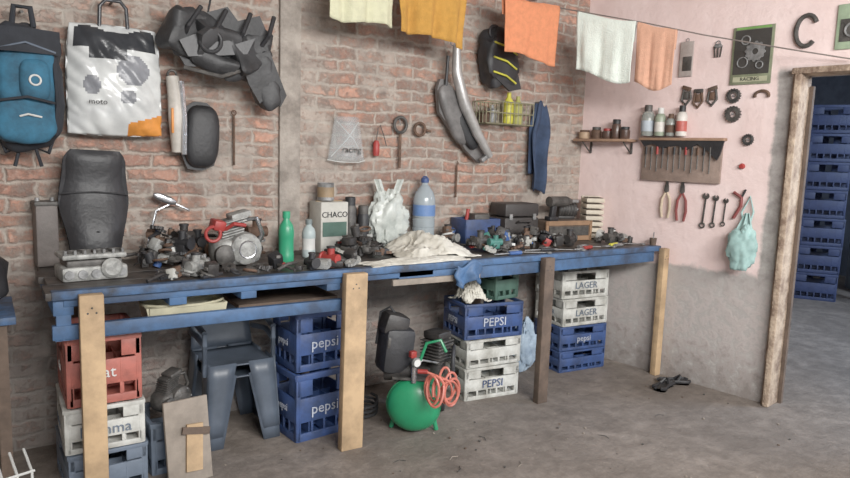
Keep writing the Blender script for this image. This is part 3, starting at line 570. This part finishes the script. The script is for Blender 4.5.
for k in range(3): b.tube([(-.10,-.075,.09-.09*k),(0,-.085,.07-.09*k),(.09,-.075,.03-.09*k)],.006,yellow,6)
b.torus((-.06,-.02,.16),.04,.009,black);b.prism([(-.1,0),(.12,-.06),(.15,-.15),(.06,-.17),(-.06,-.1)],.02,black,c=(0,-.05,-.03));b.done(loc=(-.90,-.09,2.06))
b=B("wire_basket");W,D,H_=.40,.14,.14;bw=M("basket_wire",(150,146,120),.5,.5)
for z in(0,H_*.5,H_): b.tube([(-W/2,-D,z),(W/2,-D,z),(W/2,0,z),(-W/2,0,z)],.004,bw,6,closed=True)
for k in range(13): x=-W/2+W*k/12;b.tube([(x,0,H_),(x,0,0),(x,-D,0),(x,-D,H_)],.003,bw,5)
for k in range(1,4):
    for x in(-W/2,W/2): b.tube([(x,-D*k/4,0),(x,-D*k/4,H_)],.003,bw,5)
for x,m_,h in((.04,yellow,.21),(.12,M("olive_tin",(170,168,90),.5),.19),(-.1,steel,.12),(-.16,rust,.10)): b.lathe([(.03,.004),(.034,.02),(.034,h*.7),(.014,h*.85),(.014,h)],(x,-.07,0),m_,16)
b.done(loc=(-.83,-.01,1.65))
def towel(name,p0,p1,dl,dr,m,back=.12,folds=5,amp=.025,seed=0,skew=0):
    p0=Vector(p0);p1=Vector(p1);ax=(p1-p0);h=Vector((ax.x,ax.y,0)).normalized();nrm=Vector((h.y,-h.x,0));b=B(name)
    def f(u,v):
        drop=dl+(dr-dl)*u+.02*math.sin(u*5+seed);tot=back+drop;t=v*tot
        base=p0+ax*u-Vector((0,0,.012*math.sin(math.pi*u)))
        if t<back: d=back-t;side=-1
        else: d=t-back;side=1
        k=min(1,d/.25);q=noise.noise(Vector((u*3,d*5,seed)))
        off=side*min(.012,d)+amp*k*(math.sin(folds*math.pi*u+seed)+.4*math.sin(folds*6.9*u+seed*2+v))*.6+.02*q*k
        return base+nrm*off+h*((u-.5)*-.06*k*ax.length+skew*d)+Vector((0,0,-d))
    b.sheet(f,34,24,m);return b.done(sharp=80,solid=.004)
org=M("orange_towel",(226,138,96),.95,var=.1,sc=30,bump=.3);mus=M("mustard_towel",(194,140,60),.95,var=.12,sc=20,bump=.3);crm=M("cream_towel",(212,210,176),.95,var=.08,sc=20,bump=.3);aqw=M("pale_aqua_towel",(226,234,224),.95,var=.06,sc=20,bump=.3);sal=M("salmon_towel",(218,162,134),.95,var=.08,sc=30,bump=.3)
la=Vector((-.48,-.35,2.38));lb=Vector((.21,-1.71,2.02));LP=lambda t:la+(lb-la)*t
towel("cream_towel",(-2.22,-.3,2.42),(-1.82,-.3,2.42),.29,.32,crm,seed=1)
towel("mustard_towel",(-1.81,-.31,2.42),(-1.34,-.31,2.42),.31,.36,mus,seed=2,amp=.04)
towel("orange_towel",(-1.07,-.31,2.41),(-.61,-.31,2.40),.34,.36,org,seed=3,amp=.012)
towel("white_towel",LP(.0),LP(.245),.38,.36,aqw,seed=4,amp=.012)
towel("salmon_towel",LP(.25),LP(.405),.38,.34,sal,seed=5,amp=.012)
b=B("clothesline");rp=M("rope",(120,110,104),.8);w0=la+(la-lb)*.25
b.tube([w0,la,LP(.28),LP(.5)-Vector((0,0,.01)),LP(.8)-Vector((0,0,.006)),lb],.004,rp,6)
b.tube([w0,Vector((-.8,-.31,2.405)),Vector((-1.2,-.31,2.415)),Vector((-2.4,-.31,2.43)),Vector((-3.2,-.01,2.46))],.004,rp,6);b.done()
dbl=M("navy_cloth",(50,66,94),.9,var=.25,sc=10)
b=B("hanging_navy_rag");b.sheet(lambda u,v:Vector(((u-.5)*(.07+.13*min(1,v*3)-.05*v)+.01*math.sin(v*9),-.04-.035*math.sin(u*9+v*2)*min(1,v*2),.3-.60*v+.02*math.sin(u*6))),22,26,dbl);b.sheet(lambda u,v:Vector(((u-.5)*(.06+.10*min(1,v*3))-.01,-.01-.02*math.sin(u*7+v),.3-.48*v)),16,16,dbl);b.cyl((0,-.05,.31),(0,.04,.31),.006,steel);b.done(loc=(-.48,-.03,1.51),solid=.004)
# ---------- right wall things
def RD(b,s,z,off=0,**k): return b.done(loc=RW(s,z,off),rz=RA,**k)
b=B("wall_shelf");sw=M("shelf_wood",(160,126,102),.8);b.box((0,-.065,0),(.44,.13,.018),sw,bev=.003)
for x in(-.15,.18): b.prism([(0,0),(.0,-.08),(.012,-.08),(.012,0)],.012,dsteel,c=(x,-.01,-.01));b.tube([(x,-.005,-.09),(x,-.11,-.012)],.005,dsteel,6)
b.done(loc=RW(.235,1.578),rz=RA)
def jar(name,s,z,r,h,m,cap,off=.07):
    b=B(name);b.lathe([(r*.92,0),(r,.006),(r,h*.7),(r*.8,h*.8)],(0,0,0),m,18);b.lathe([(r*.86,h*.78),(r*.86,h),(r*.8,h*1.02)],(0,0,0),cap,18);b.done(loc=RW(s,z,off))
dbr=M("dark_brown_glass",(84,64,56),.3)
for s,r,h,m_,cp in((.07,.04,.06,M("tan_cup",(190,160,130),.5),rust),(.17,.035,.08,rust,dsteel),(.26,.034,.07,dbr,red),(.33,.032,.13,dbr,black),(.40,.034,.08,dbr,black)): jar("storage_jar",s,1.589,r,h,m_,cp)
b=B("tool_board");tbm=M("board_metal",(158,136,124),.6,.1,var=.2);b.box((0,-.02,-.15),(.54,.02,.27),tbm,bev=.003)
b.box((0,-.035,-.01),(.58,.05,.018),sw,bev=.003)
b.prism([(-.29,0),(-.25,-.05),(-.2,-.03),(-.12,-.06),(-.02,-.04),(.05,-.07),(.12,-.03),(.2,-.08),(.25,-.13),(.27,-.09),(.29,0)],.012,black,c=(0,-.045,-.01))
for k in range(12):
    x=-.235+k*.04;b.cyl((x,-.045,-.06),(x,-.045,-.11),.008,[black,dsteel,red,black,rust][k%5],10);b.cyl((x,-.045,-.11),(x,-.045,-.2-.012*(k%3)),.004,dsteel,6)
RD(b,.79,1.60)
gl=M("clear_glass_jar",(200,206,200),.15,var=.1,bump=0,trans=.6);lb1=M("white_label",(224,218,210),.5)
def rbottle(s,r,h,m,cap,lab):
    b=B("storage_bottle");b.lathe([(r*.92,0),(r,.006),(r,h*.68),(r*.8,h*.78),(r*.5,h*.82)],(0,0,0),m,18);b.lathe([(r*1.01,h*.15),(r*1.01,h*.5)],(0,0,0),lab,18);b.lathe([(r*.6,h*.8),(r*.6,h),(r*.55,h*1.02)],(0,0,0),cap,16);b.done(loc=RW(s,1.61,.045))
rbottle(.55,.042,.20,gl,dsteel,M("pale_lab",(180,190,200),.5));rbottle(.64,.034,.18,M("greenish",(150,160,140),.4),white,lb1);rbottle(.715,.028,.14,gl,rust,rust);rbottle(.79,.034,.19,lb1,black,M("red_label",(190,90,80),.5))
b=B("combination_plier");plier(b,(0,-.02,.0),.26,dsteel,M("cream_grip",(206,186,160),.5));b.cyl((0,-.02,.05),(0,0,.06),.003,steel);RD(b,.71,1.25)
b=B("red_handled_plier");plier(b,(0,-.02,.0),.28,dsteel,M("dark_red_grip",(130,60,58),.5));b.cyl((0,-.02,.05),(0,0,.06),.003,steel);RD(b,.82,1.25)
for s,l in((.97,.22),(1.035,.20),(1.10,.17)):
    b=B("combination_wrench");wrench(b,(0,-.01,0),l,dsteel,rot=(0,.06,0));RD(b,s,1.14)
b=B("pipe_cutter");b.tube([(-.02,-.015,.08),(.03,-.015,.05),(.03,-.015,0),(-.01,-.015,-.08)],.010,M("dark_red_grip",(130,50,50)));b.tube([(.03,-.015,.05),(.05,-.015,.1)],.007,black);RD(b,1.17,1.19)
for s,z,R,t in((1.095,1.855,.045,.014),(1.10,1.745,.05,.018),(1.205,1.59,.036,.01)):
    b=B("sprocket");gear(b,(0,-.015,0),R,dsteel,ax=(0,1,0),n=16,t=t,hole=.42);b.torus((0,-.02,0),R*.7,.004,black);b.cyl((0,-.03,0),(0,0,0),.004,steel,6);RD(b,s,z)
b=B("brake_shoe");b.tube([(.04*math.cos(a),-.012,.028*math.sin(a)) for a in [math.radians(x) for x in range(-20,201,20)]],.009,rust,8);RD(b,1.26,1.85)
b=B("red_knob");b.lathe([(.018,0),(.018,.01),(.012,.02)],(0,0,0),red,14,(0,-1,0));RD(b,1.18,1.43)
for j,(s,z) in enumerate(((.79,1.87),(.87,1.85),(.96,1.86))):
    b=B("bearing_puller");b.tube([(-.02,-.01,.04),(-.03,-.01,-.03),(0,-.01,-.06),(.03,-.01,-.02),(.02,-.01,.04)],.008,[dsteel,rust,dsteel][j],8);b.box((0,-.012,.045),(.06,.012,.025),[rust,dsteel,woodd][j],bev=.003,rot=(0,.3-.3*j,0));b.box((0,-.012,0),(.03,.012,.05),[dsteel,rust,rust][j],bev=.003);RD(b,s,z)
b=B("gasket_blister_pack");pm=M("olive_card",(128,134,108),.4,var=.2);b.box((0,-.008,0),(.24,.008,.34),pm,bev=.002);b.box((0,-.013,.02),(.21,.004,.26),M("pack_dark",(60,58,56),.4));gear(b,(.02,-.018,.02),.06,steel,ax=(0,1,0),n=12,t=.006);b.torus((-.05,-.018,-.04),.03,.004,steel);b.torus((.05,-.018,-.06),.02,.004,steel);b.torus((-.04,-.018,.09),.025,.004,steel);b.box((0,-.013,-.14),(.20,.004,.03),M("card_text",(180,180,150),.5));b.box((0,-.013,.16),(.20,.004,.012),M("green_stripe",(120,170,90),.5));b.text("RACING",(0,-.016,-.14),.03,black,ext=.001);RD(b,1.18,2.09)
b=B("horseshoe");b.tube([(.055*math.cos(a),-.012,.085*math.sin(a)) for a in [math.radians(x) for x in range(30,330,15)]],.013,dsteel,8);RD(b,1.47,2.20)
b=B("spare_part_packet");b.box((0,-.008,0),(.16,.01,.24),M("packet_green",(160,180,150),.4),bev=.003);b.box((0,-.015,-.02),(.12,.004,.12),dsteel);b.torus((0,-.02,-.02),.035,.006,steel);RD(b,1.70,2.20)
b=B("hanging_parts_bag");b.box((0,-.01,0),(.09,.012,.22),M("grey_packet",(176,164,158),.4),bev=.004);b.box((.01,-.018,-.03),(.06,.006,.09),dsteel,bev=.003);b.torus((0,-.01,.12),.01,.002,steel);RD(b,.77,2.10)
b=B("key_bunch");b.torus((0,-.01,.04),.014,.003,steel)
for x in(-.02,0,.02): b.box((x,-.01,-.01),(.008,.004,.07),dsteel,rot=(0,x*6,0));b.torus((x*.5,-.01,.025),.009,.004,steel)
RD(b,.97,2.14)
b=B("hanging_aqua_bag");am=M("aqua_mesh_bag",(158,194,190),.6,var=.15,bump=.1);b.bag((0,-.07,-.10),(.085,.045,.13),am,seed=6,cr=.07);b.tube([(-.01,-.03,.02),(-.04,-.02,.12),(-.0,-.01,.22),(.03,-.02,.13),(.01,-.03,.02)],.006,am,8);b.sheet(lambda u,v:Vector(((u-.5)*(.03+.10*v),-.03-.03*v+.01*math.sin(u*12),.12-.14*v)),10,6,am);RD(b,1.25,1.03,sharp=70)
# ---------- storeroom
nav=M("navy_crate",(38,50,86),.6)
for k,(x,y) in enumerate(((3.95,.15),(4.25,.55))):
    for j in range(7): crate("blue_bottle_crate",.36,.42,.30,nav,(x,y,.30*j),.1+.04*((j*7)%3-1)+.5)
def wheel(name,loc,rot):
    b=B(name);b.torus((0,0,0),.27,.045,rubber,seg=36,rs=10);b.torus((0,0,0),.225,.012,steel,seg=36);b.cyl((0,-.05,0),(0,.05,0),.035,steel)
    for k in range(18):
        a=k*math.pi/9;b.tube([(.03*math.cos(a+.5),.03*(-1)**k,.03*math.sin(a+.5)),(.22*math.cos(a),0,.22*math.sin(a))],.003,chrome,5)
    b.done(loc=loc,rot=rot)
wheel("motorcycle_wheel",(4.15,-.36,.315),(0,0,.9))
b=B("old_washing_machine");b.box((0,0,.42),(.5,.5,.84),M("offwhite_enamel",(150,160,170),.4),bev=.02);b.torus((0,-.255,.42),.16,.02,steel);b.lathe([(.15,0),(.12,.02)],(0,-.25,.42),black,24,(0,-1,0));b.box((0,-.252,.76),(.46,.01,.1),greyc);b.done(loc=(5.0,-.05,0),rz=-.9)
b=B("leaning_stick");b.tube([(0,0,0),(.02,.03,.6),(.05,.06,1.3)],.012,woodd,8);b.done(loc=(1.4,-.75,0))
# left-of-bench
b=B("blue_side_table");b.box((0,0,0),(.5,.42,.03),blueb,bev=.003)
for x in(-.2,.2):
    for y in(-.17,.17): b.box((x,y,-.375),(.04,.04,.75),woodd)
b.done(loc=(-3.87,-.34,.75))
b=B("motorcycle_saddlebag");b.sph((0,0,.11),(.13,.09,.10),black,.5,nz=.2,su=20,sv=12);b.tube([(-.05,-.05,.2),(0,-.06,.26),(.05,-.05,.2)],.01,rubber);b.box((0,-.09,.12),(.04,.012,.08),steel,bev=.003);b.done(loc=(-3.76,-.3,.77))
b=B("wire_rack")
for k in range(7): b.tube([(-.15+.05*k,0,0),(-.15+.05*k,.0,.2),(-.13+.05*k,.13,.24)],.005,white,6)
for z in(.01,.1,.2): b.tube([(-.16,0,z),(.16,0,z)],.005,white,6)
b.done(loc=(-3.74,-.75,.0),rz=.3)
# ---------- lights
w=bpy.data.worlds.new("world");SC.world=w;w.use_nodes=True;bg=w.node_tree.nodes["Background"];bg.inputs[0].default_value=(.88,.94,1,1);bg.inputs[1].default_value=.85
def area(n,loc,tgt,sx,sy,e,col):
    l=bpy.data.lights.new(n,'AREA');l.shape='RECTANGLE';l.size=sx;l.size_y=sy;l.energy=e;l.color=col;o=bpy.data.objects.new(n,l);SC.collection.objects.link(o);o.location=loc;o.rotation_euler=(Vector(tgt)-Vector(loc)).to_track_quat('-Z','Y').to_euler()
area("daylight_opening",(-2.2,-4.9,2.75),(-.4,0,1.6),3.2,1.0,360,(1,.98,.95))
area("storeroom_skylight",(2.8,-3.0,2.8),(2.5,-1.1,0),1.8,1.8,260,(.62,.78,1))
cam=bpy.data.cameras.new("camera");co=bpy.data.objects.new("camera",cam);SC.collection.objects.link(co);cam.sensor_width=36;cam.lens=665.16*36/850
ya,pi_,ro=.5912,.1268,.0332
f=Vector((math.sin(ya)*math.cos(pi_),math.cos(ya)*math.cos(pi_),-math.sin(pi_)));r=Vector((math.cos(ya),-math.sin(ya),0));u=r.cross(f)
r2=r*math.cos(ro)+u*math.sin(ro);u2=u*math.cos(ro)-r*math.sin(ro)
co.matrix_world=Matrix(((r2.x,u2.x,-f.x,-3.7126),(r2.y,u2.y,-f.y,-3.4970),(r2.z,u2.z,-f.z,1.4395),(0,0,0,1)))
SC.camera=co
SC.view_settings.view_transform='Standard'
SC.view_settings.gamma=1.18
